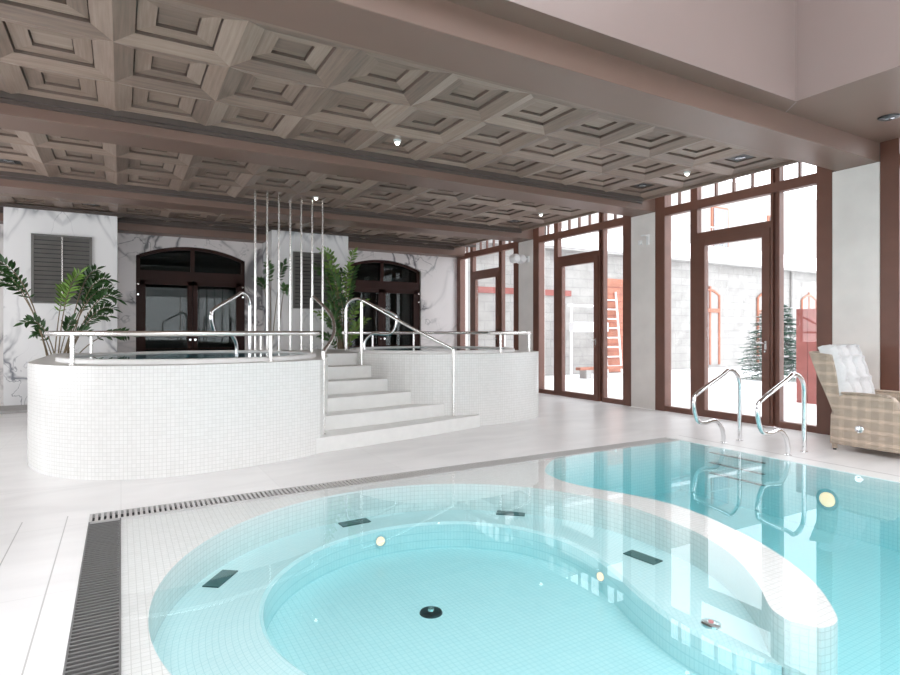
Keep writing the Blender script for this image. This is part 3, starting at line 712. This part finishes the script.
for y0 in (3.98,7.38,10.78):
    for r in range(3):
        cy=y0+.80+DY*r
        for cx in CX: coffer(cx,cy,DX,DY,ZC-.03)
    c.quad((CX[-1]-.43,y0,ZC-.03),(7.67,y0,ZC-.03),(7.67,y0+.38,ZC-.03),(CX[-1]-.43,y0+.38,ZC-.03),None,.4)
    # edge strips
    c.box(7.67,y0,ZC-.07,7.72,y0+2.9,4.12,.3)
c.box(X0,3.9,ZC+.12,7.72,YB+.2,ZC+.2,.3)
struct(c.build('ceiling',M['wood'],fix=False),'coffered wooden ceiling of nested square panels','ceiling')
b=MB()
for y0 in (6.88,10.28,13.25): b.box(X0,y0-.06,ZC-.075,7.69,y0,ZC); b.box(X0,y0-.03,ZC-.11,7.69,y0,ZC-.05)
b.box(X0,12.66,3.56,XW,12.72,3.62)
struct(b.build('trim_3',M['dark_trim']),'dark mouldings where the coffers meet the beams','trim')
n=4
for y0,y1,z in ((3.49,3.98,ZB),(6.88,7.38,ZB),(10.28,10.78,ZB),(13.25,13.65,3.39)):
    b=MB(); b.box(X0,y0,z,XW+.02,y1,4.12); o=b.build('trim_%d'%n,M['taupe'],bevel=.008); n+=1
    struct(o,'taupe ceiling beam, %s'%{5:'nearest to the viewpoint',6:'second from the viewpoint',7:'third from the viewpoint',8:'against the back wall'}[n],'beam')
b=MB(); WX,WY=5.87,3.28
b.box(X0,WY,3.66,XW+.02,3.49,3.701); b.box(WX,Y0,3.66,XW+.02,WY,3.701)
b.box(X0,Y0,3.66,-3.6,WY,4.2)
struct(b.build('ceiling_soffit',M['taupe']),'taupe soffit around the skylight well','ceiling')
b=MB(); b.box(-3.6,WY-.004,3.6605,WX+.1,WY+.1,6.2); b.box(WX-.004,Y0,3.6605,WX+.1,WY-.004,6.2); b.box(-3.7,Y0,3.66,-3.6,WY,6.2); b.box(-3.6,Y0-.1,3.66,WX,Y0,6.2)
struct(b.build('ceiling_well',M['taupe_lit']),'skylight well above the pool, its paint lightened for the daylight','ceiling')
b=MB(); b.box(WX-.012,WY-.012,3.662,WX,WY,6.2); b.quad((WX,WY,3.6585),(WX+.02,WY,3.6585),(WX+.20,3.49,3.6585),(WX+.18,3.49,3.6585))
struct(b.build('trim_9',M['taupe_lit']),'thin corner bead of the skylight well','trim')
b=MB()
for k in range(6): b.box(-3.6,Y0+.3+k*1.5,6.0,WX,Y0+.38+k*1.5,6.1)
for k in range(6): b.box(-3.0+k*1.6,Y0,6.0,-2.94+k*1.6,WY,6.1)
struct(b.build('skylight_frame',M['brown']),'glazing bars of the skylight','window')
MB  # skylight pane
sk=MB().box(-3.6,Y0,6.12,WX,WY,6.13).build('skylight_glass',M['glass']); struct(sk,'glass of the skylight','window')

# downlights
def downlight(x,y,z,lit,label,proto={}):
    key=lit
    if key not in proto:
        t=thing('downlight',label,'ceiling light',(x,y,z),'small ceiling spotlights in the coffers')
        if lit:
            MB().lathe([(.001,-.03),(.036,-.03),(.045,-.015),(.05,0),(.001,0)],x,y,z,20).build('housing',M['white_paint'],t,True)
            MB().lathe([(.001,-.06),(.016,-.057),(.028,-.042),(.03,-.03),(.001,-.028)],x,y,z,20).build('lens',M['lamp'],t,True)
        else:
            MB().box(x-.13,y-.13,z-.012,x+.13,y+.13,z).build('housing',M['black'],t,bevel=.003)
            MB().lathe([(.001,-.03),(.04,-.03),(.07,-.022),(.07,-.01),(.001,-.01)],x,y,z,20).build('lens',M['lens_off'],t,True)
        proto[key]=t; return t
    return copy_tree(proto[key],None,(x,y,z),label)
R1,R2,R3=4.78,5.62,6.46
ZD=ZC-.03+.095
def rows(b,r): return b+.80+DY*r
DLs=[(7.24,rows(3.98,0),0,'unlit black ceiling spotlight by the nearest beam, next to the glazed wall'),
 (7.24,rows(3.98,1),1,'lit ceiling spotlight in the nearest coffer field, next to the glazed wall'),
 (7.24,rows(3.98,2),0,'unlit black ceiling spotlight before the second beam, next to the glazed wall'),
 (2.95,rows(3.98,2),1,'lit ceiling spotlight in the nearest coffer field, above the steps'),
 (7.24,rows(7.38,0),0,'unlit ceiling spotlight just behind the second beam, near the glazed wall'),
 (7.24,rows(7.38,1),1,'lit ceiling spotlight in the middle coffer field, near the glazed wall'),
 (7.24,rows(7.38,2),0,'unlit black ceiling spotlight before the third beam, near the glazed wall'),
 (2.95,rows(7.38,2),1,'lit ceiling spotlight just behind the steel rods'),
 (-1.34,rows(7.38,2),0,'unlit black ceiling spotlight at the far left before the third beam'),
 (7.24,rows(10.78,2),1,'lit ceiling spotlight in the farthest coffer field near the glazed wall'),
 (6.38,rows(10.78,2),0,'unlit ceiling spotlight in the farthest coffer field above the right arched door'),
 (-.48,rows(10.78,1),0,'unlit ceiling spotlight above the left marble pier')]
for x,y,l,lab in DLs: downlight(x,y,ZD,l,lab)
t=thing('soffit_downlight','round black recessed spotlight in the taupe soffit above the armchair','ceiling light',(7.16,3.02,3.66))
MB().lathe([(.001,-.02),(.075,-.02),(.095,-.012),(.10,0),(.001,0)],7.16,3.02,3.66,28).build('ring',M['black'],t,True)
MB().lathe([(.001,-.028),(.04,-.028),(.052,-.02),(.001,-.019)],7.16,3.02,3.66,24).build('lens',M['lens_off'],t,True)

# ------------------------------------------------------------------ wicker armchair
AX0,AX1=7.08,7.76
ch=thing('wicker_armchair','beige wicker recliner armchair with white tufted cushions, in front of the glazed wall','armchair',(7.42,3.2,0))
side=[(3.58,.07),(3.57,.40),(3.48,.62),(3.44,.645),(3.02,.665),(2.96,.65),(2.92,.60),(2.90,.53),(2.86,.48),(2.80,.45),(2.79,.07)]
for xa in (AX0,AX1-.09):
    s_=MB().extr(side,'x',xa,xa+.09).build('side_panel',M['wicker'],ch,bevel=.018)
    MB().box(xa-.008,3.0,.648,xa+.098,3.46,.672).build('armrest',M['wicker'],ch,bevel=.012)
    for yy in (2.83,3.54):
        MB().box(xa+.02,yy-.02,.02,xa+.06,yy+.02,.1).build('leg',M['wicker'],ch)
        MB().lathe([(.001,0),(.018,0),(.018,.022),(.001,.022)],xa+.04,yy,0,12).build('foot_cap',M['black'],ch)
MB().box(AX0+.09,2.80,.07,AX1-.09,3.5,.33).build('seat_base',M['wicker'],ch,bevel=.01)
outer=[(3.53,.40),(3.60,.58),(3.69,.79),(3.76,.97),(3.81,1.12)]; inner_=[(3.46,.44),(3.475,.60),(3.50,.80),(3.53,.97),(3.56,1.09)]
for xa in (AX0-.005,AX1-.035):
    MB().extr(catmull(outer,4)+catmull(inner_,4)[::-1],'x',xa,xa+.04).build('back_wing',M['wicker'],ch,bevel=.012)
bk=catmull(outer,4); MB().extr(bk+[(y-.035,z) for y,z in bk[::-1]],'x',AX0+.035,AX1-.035).build('backrest',M['wicker'],ch)
def tufted(x0,x1,path,th,nx,ny,cols,rows_,name):
    # path: list of (y,z) of the cushion's back face from bottom to top; bulges toward -normal
    b=MB(); P=path; n=len(P)
    def pt(i,j,front):
        t=j/ny*(n-1); k=min(int(t),n-2); w=t-k; y=P[k][0]*(1-w)+P[k+1][0]*w; z=P[k][1]*(1-w)+P[k+1][1]*w
        dy=P[k+1][0]-P[k][0]; dz=P[k+1][1]-P[k][1]; l=math.hypot(dy,dz); ny_,nz_=-dz/l,dy/l
        u=i/nx; v=j/ny; edge=min(1,min(u,1-u)*9)*min(1,min(v,1-v)*9); edge=math.sqrt(max(0,edge))
        h=th*(.35+.65*edge)
        if front:
            dmin=9
            for r in range(rows_):
                for q in range(cols):
                    off=.5 if r%2 else 0
                    uu=(q+.5+off*0)/cols; vv=(r+.5)/rows_
                    d=math.hypot((u-uu)*(x1-x0),(v-vv)*.68); dmin=min(dmin,d)
            h-=th*.62*math.exp(-(dmin/.035)**2)
            gx=abs(math.sin(PI*(u*cols-.5+.5))); gx=abs(((u*cols+.5)%1)-.5)*2; gy=abs(((v*rows_+.5)%1)-.5)*2
            cx_=abs(math.cos(PI*(u*cols-.0)))  # seam through buttons
            h-=th*.16*math.exp(-((1-abs(math.sin(PI*u*cols)))/.25)**2)*0
            sx=abs((u*cols)%1-.5); sy=abs((v*rows_)%1-.5)
            h-=th*.28*math.exp(-(sx/.09)**2)*edge-th*.20*math.exp(-(sy/.10)**2)*edge
        else: h=0
        return (x0+(x1-x0)*u,y+ny_*h,z+nz_*h)
    F=[[b.vert(*pt(i,j,True)) for i in range(nx+1)] for j in range(ny+1)]
    B=[[b.vert(*pt(i,j,False)) for i in range(nx+1)] for j in range(ny+1)]
    for j in range(ny):
        for i in range(nx):
            b.face((F[j][i],F[j][i+1],F[j+1][i+1],F[j+1][i])); b.face((B[j][i],B[j+1][i],B[j+1][i+1],B[j][i+1]))
    for j in range(ny):
        b.face((F[j][0],F[j+1][0],B[j+1][0],B[j][0])); b.face((F[j][nx],B[j][nx],B[j+1][nx],F[j+1][nx]))
    for i in range(nx):
        b.face((F[0][i],B[0][i],B[0][i+1],F[0][i+1])); b.face((F[ny][i],F[ny][i+1],B[ny][i+1],B[ny][i]))
    return b.build(name,M['cushion'],ch,True)
tufted(AX0+.015,AX1-.03,[(3.50,.45),(3.53,.62),(3.58,.80),(3.635,.98),(3.685,1.10),(3.715,1.17)],.17,42,48,3,4,'back_cushion')
tufted(AX0+.095,AX1-.095,[(2.77,.34),(2.95,.335),(3.2,.33),(3.45,.325)][::-1],.14,30,24,2,2,'seat_cushion')
MB().lathe([(.001,-.012),(.038,-.012),(.045,-.004),(.045,0),(.001,0)],AX0,3.27,.275,24,'x').build('lever_plate',M['chrome'],ch,True)
MB().box(AX0-.022,3.255,.25,AX0-.01,3.285,.262).build('lever',M['black'],ch)

# ------------------------------------------------------------------ plants
def leaf(mb,p,d,up,L,Wd):
    d=Vector(d).normalized(); s_=d.cross(Vector(up)); 
    if s_.length<1e-3: s_=Vector((1,0,0))
    s_.normalize(); n=s_.cross(d); p=Vector(p)
    a=p; b_=p+d*L*.45; e=p+d*L; w=s_*Wd/2; fold=n*Wd*.18
    i=len(mb.v); mb.v+=[tuple(q) for q in (a,p+d*L*.3+w*.85+fold,p+d*L*.62+w*.8+fold,e,p+d*L*.62-w*.8+fold,p+d*L*.3-w*.85+fold,b_)]
    mb.face((i,i+1,i+6)); mb.face((i+1,i+2,i+6)); mb.face((i+2,i+3,i+6)); mb.face((i+6,i+3,i+4)); mb.face((i+6,i+4,i+5)); mb.face((i+6,i+5,i))
def frond(st_,lf,base,mid,tip,n,L,Wd,start=.35,r=.012):
    pts=[]
    b0,m0,t0=Vector(base),Vector(mid),Vector(tip)
    for k in range(15):
        t=k/14; pts.append(b0*(1-t)**2+m0*2*t*(1-t)+t0*t*t)
    st_.tube([tuple(p) for p in pts],r,6,r1=.003)
    for k in range(n):
        t=start+(1-start)*(k+.3)/n; q=b0*(1-t)**2+m0*2*t*(1-t)+t0*t*t; tg=((m0-b0)*(1-t)+(t0-m0)*t).normalized()
        sd=tg.cross(Vector((random.uniform(-.3,.3),-.8,.4))).normalized()
        for s_ in (-1,1):
            dd=sd*s_*(.9+random.uniform(-.2,.2))+tg*random.uniform(.5,.9)+Vector((0,random.uniform(-.35,.35),random.uniform(-.25,.2)))
            sc=(1-.45*abs(2*(t-start)/(1-start)-1)**2)
            leaf(lf,q,dd,(random.uniform(-.4,.4),-.7,.7),L*sc*random.uniform(.8,1.15),Wd*sc)
    leaf(lf,t0,tg,(0,-.7,.7),L,Wd)
def plant(label,x,y,fronds,mats,potr=.24,poth=.5):
    t=thing('potted_plant',label,'plant',(x,y,0))
    MB().lathe([(.001,0),(potr*.75,0),(potr,poth),(potr*.9,poth),(potr*.85,poth-.05),(.001,poth-.05)],x,y,0,28).build('pot',M['pot'],t,True)
    MB().lathe([(.001,0),(potr*.84,0),(potr*.8,.01),(.001,.012)],x,y,poth-.05,20).build('soil',M['soil'],t)
    groups={}
    stm=MB()
    for (dx,dy,tz,mx,mz,n,L,Wd,mk,start) in fronds:
        lf=groups.setdefault(mk,MB())
        bx=x+random.uniform(-.08,.08)+dx*.06; by=y+random.uniform(-.08,.08)
        frond(stm,lf,(bx,by,poth-.04),(x+mx,y+dy*.3,mz),(x+dx,y+dy,tz),n,L,Wd,start)
    stm.build('stem',M['stem'],t,True)
    for mk,lf in groups.items(): lf.build('foliage',M[mk],t,fix=False)
random.seed(11)
P1=None
plant('tall leafy potted plant with one bright new frond before the left marble pier',-.92,11.5,[
 (-1.02,-.1,2.46,-.35,2.75,18,.16,.075,'leaf',.40),(-.95,.1,2.30,-.4,2.55,14,.15,.07,'leaf',.5),(.55,.1,2.42,.25,2.3,16,.17,.06,'leaf',.5),(.78,.0,2.08,.4,2.3,16,.18,.05,'leaf',.45),(.80,.1,1.75,.45,1.95,14,.17,.05,'leaf',.45),(.2,0,1.55,.1,1.4,9,.15,.07,'leaf',.6),(-.75,.1,2.15,-.35,2.2,9,.16,.07,'leaf',.6),
 (.32,-.1,2.32,.05,2.1,13,.20,.06,'leaf_light',.5),(.12,.0,2.1,.02,1.9,8,.18,.055,'leaf_light',.55),
 (.72,.0,2.25,.35,2.4,12,.19,.07,'leaf',.5),(.86,-.1,1.92,.5,2.25,12,.20,.06,'leaf',.5),(.60,.2,2.0,.3,2.1,9,.17,.07,'leaf',.5),
 (.72,.1,1.62,.35,1.75,9,.18,.06,'leaf',.5),(-.42,-.1,1.50,-.1,1.7,9,.17,.07,'leaf',.5),(-.30,.1,1.32,-.15,1.5,7,.15,.07,'leaf',.5),
 (1.05,.0,1.30,.5,1.5,9,.16,.07,'leaf',.55),(.45,-.2,1.35,.2,1.5,7,.15,.06,'leaf',.6)],M)
random.seed(5)
fr=[]
for k in range(30):
    dx=random.uniform(-.62,.40); tz=random.uniform(1.3,3.15); 
    fr.append((dx,random.uniform(-.3,.3),tz,dx*.2,tz*.95,10,.16,.08,random.choice(['leaf','leaf_mid','leaf_mid','leaf_light']) if tz<2.9 else 'leaf_light',.42))
plant('bushy tall potted plant between the middle marble pier and the right arched door',4.25,12.15,fr,M,.28)
random.seed(3)
plant('slender potted plant with a few leafy sprigs left of the middle marble pier',2.72,12.25,[
 (-.28,.0,2.42,.02,2.3,8,.15,.07,'leaf',.72),(-.05,.1,2.80,.02,2.4,8,.15,.07,'leaf_mid',.68),(.26,0,2.78,.1,2.4,8,.15,.07,'leaf',.70),(.30,.0,2.25,.25,2.6,8,.15,.065,'leaf_mid',.6)],M,.2)

# ------------------------------------------------------------------ outdoors
b=MB(); b.box(XW+.17,-30,-.25,60,60,-.03); struct(b.build('snow_ground',M['snow']),'snow covered courtyard outside the windows','ground')
YH=14.2
hs=thing('stone_house','pale stone house wing with snow on its eaves, seen through the windows','house',(18,YH,0))
b=MB(); b.box(8.6,YH,-.1,34,YH+.4,4.0); b.build('stone_wall',M['stone'],hs)
b=MB(); b.extr([(YH-.45,4.0),(YH-.45,4.12),(YH+4,5.6),(YH+4,4.0)],'x',8.5,34.4); b.build('snowy_roof',M['snow'],hs)
b=MB(); b.box(8.5,YH-.42,3.92,34.4,YH-.3,4.0); b.build('gutter',M['plinth'],hs)
for x0 in (19.0,22.6,25.8):
    f_=MB(); w=1.1
    poly=[(x0,.1),(x0,2.75)]+[(x0+w*k/8,2.75+.22*math.sin(PI*k/8)) for k in range(1,8)]+[(x0+w,2.75),(x0+w,.1)]
    d=MB().extr(poly,'y',YH-.04,YH+.02).build('arched_door',M['plinth'],hs)
    f_.tube([(x,YH-.05,z) for x,z in poly],.05,8); f_.box(x0,YH-.1,2.1,x0+w,YH-.02,2.25); f_.box(x0+w/2-.04,YH-.08,.1,x0+w/2+.04,YH-.02,3.1); f_.build('door_frame',M['orange_wood'],d)
MB().tube([(25.0,YH-.08,0),(25.0,YH-.08,3.95)],.07,8).build('downpipe',M['plinth'],hs)
MB().box(14.0,YH-.06,0,16.6,YH,3.15).build('boarded_gate',M['orange_wood'],hs)
b=MB()
for k in range(12): b.box(14.0,YH-.075,.24*k+.22,16.6,YH-.06,.24*k+.235)
b.build('gate_joint',M['red_wood'],hs)
MB().box(9.0,YH-.06,2.5,12.6,YH,2.68).build('painted_beam',M['red_wood'],hs)
# pale building with balcony behind
ah=thing('apartment_house','tall white house with a balcony rising behind the stone wing','house',(26,20,0))
MB().box(16,19.5,0,42,26,9.5).build('house_wall',M['render_stone'],ah)
MB().box(20,18.2,5.3,38,19.5,5.5).build('balcony_slab',M['white_paint'],ah)
r_=MB()
for k in range(40): r_.box(20+.45*k,18.24,5.5,20.03+.45*k,18.27,6.5)
r_.box(20,18.22,6.5,38,18.3,6.56); r_.build('balcony_railing',M['render_stone'],ah)
for x0 in (22,27,32): 
    o=MB().box(x0,19.42,5.6,x0+1.4,19.52,8.0).build('balcony_door',M['orange_wood'],ah); MB().box(x0+.12,19.38,5.7,x0+1.28,19.44,7.9).build('pane',M['lens_off'],o)
# spruce
def spruce(x,y,h,rad):
    t=thing('spruce_tree','small green spruce in the snow behind the nearest glazed door','tree',(x,y,-.03))
    MB().tube([(x,y,-.03),(x,y,h)],.05,8,r1=.01).build('trunk',M['stem'],t,True)
    nd=MB(); sn=[]; random.seed(2)
    z=.12
    while z<h-.05:
        R=rad*(1-z/h)**.65+.04; n=int(9+R*10)
        for k in range(n):
            a=2*PI*k/n+random.uniform(-.25,.25); r=R*random.uniform(.8,1.1)
            d=Vector((math.cos(a),math.sin(a),random.uniform(-.15,.15)))
            p0=Vector((x,y,z+.05)); m=12
            for j in range(m):
                q=p0+d*r*(j+1)/m+Vector((0,0,-.12*((j/m)**2)*r)); ww=.10*(1-.6*j/m)+.03
                for s_ in (-1,1):
                    dd=Vector((-d.y,d.x,0))*s_+d*.8+Vector((0,0,random.uniform(-.4,.2))); leaf(nd,q,dd,(0,0,1),ww+.10,.045)
                if j%3==1 and random.random()<.7: sn.append((q+Vector((0,0,.02)),d))
        z+=.14
    n0=len(nd.f)
    for q,d in sn: leaf(nd,q,d,(0,0,1),.16,.10)
    for k in range(n0,len(nd.f)): nd.mi[k]=1
    nd.build('needles',[M['spruce'],M['snow']],t,fix=False)
spruce(16.6,9.85,2.2,1.05)
# red boards
t=thing('red_board_fence','short red stained board fence standing in the snow outside','fence',(11.6,6.2,0))
for k in range(3): MB().box(11.5+.05*0,6.42-.22*(k+1)+.012,-.03,11.54,6.42-.22*k,1.80).build('board',M['red_wood'],t,bevel=.004)
MB().box(11.54,5.76,.4,11.58,6.42,.5).build('batten',M['red_wood'],t)
# ladder against the gate
t=thing('white_ladder','white ladder leaning on the orange boarded gate outside','ladder',(14.2,13.5,0))
for x in (13.85,14.50):
    MB().tube([(x,13.80,-.03),(x+.0,14.08,2.70)],.035,8).build('rail',M['white_paint'],t,True)
for k in range(8):
    f_=(k+.7)/8.6; MB().tube([(13.85,13.8+.28*f_,2.70*f_),(14.50,13.8+.28*f_,2.70*f_)],.025,8).build('rung',M['white_paint'],t,True)
t=thing('scaffold_trestle','white trestle frame with a snowy board before the stone wall outside','trestle',(12,13,0))
for x in (11.75,13.0):
    MB().tube([(x,13.2,-.03),(x,13.2,2.2)],.04,8).build('post',M['white_paint'],t,True)
MB().tube([(11.6,13.2,2.15),(13.2,13.2,2.15)],.035,8).build('rail',M['white_paint'],t,True)
MB().box(11.7,13.0,1.35,13.1,13.25,1.65).build('snowy_board',M['snow'],t,bevel=.03)
tag(MB().box(11.7,12.75,.22,14.6,12.95,.30).build('orange_plank',M['orange_wood'],bevel=.005),'long orange plank lying low before the stone wall outside','plank')
for x in (11.9,14.3): tag(MB().box(x,12.7,-.03,x+.2,13.0,.22).build('plank_support',M['plinth'],bevel=.01),'grey block under the %s end of the orange plank outside'%('left' if x<12 else 'right'),'block')

# ------------------------------------------------------------------ light
W=bpy.data.worlds.new('overcast_sky'); S.world=W; W.use_nodes=True
bg=W.node_tree.nodes['Background']; bg.inputs['Color'].default_value=(.93,.96,1,1); bg.inputs['Strength'].default_value=4.3
def area(name,loc,rot,sx,sy,power,col=(1,1,1),portal=False):
    l=bpy.data.lights.new(name,'AREA'); l.shape='RECTANGLE'; l.size=sx; l.size_y=sy; l.energy=power; l.color=col
    o=bpy.data.objects.new(name,l); COL.objects.link(o); o.location=loc; o.rotation_euler=rot
    if portal: l.cycles.is_portal=True
    return o
area('skylight_daylight',(-.6,(WY+Y0)/2,5.95),(0,0,0),5.8,9.1,200,(1,.985,.97))
area('front_fill_light',(1.6,Y0+.05,1.8),(PI/2,0,0),10.2,2.7,60,(1,.985,.97))  # added fill from behind the viewpoint, on top of the sky
area('left_fill_light',(X0+.03,8,1.8),(0,-PI/2,0),2.5,6.8,60,(1,.985,.97))  # added fill at the left opening, lifts the dim back left
for y0,y1 in BAYS: area('window_portal',(XW+.22,(y0+y1)/2,2.1),(0,PI/2,0),4.0,2.8,1,portal=True)

v=S.view_settings; v.view_transform='Standard'; v.look='None'; v.exposure=-0.22; v.gamma=1
try: v.use_curve_mapping=False
except Exception: pass
S.cycles.max_bounces=10; S.cycles.diffuse_bounces=5; S.cycles.glossy_bounces=5; S.cycles.transparent_max_bounces=16; S.cycles.transmission_bounces=6
S.cycles.use_denoising=True
S.cycles.sample_clamp_indirect=6
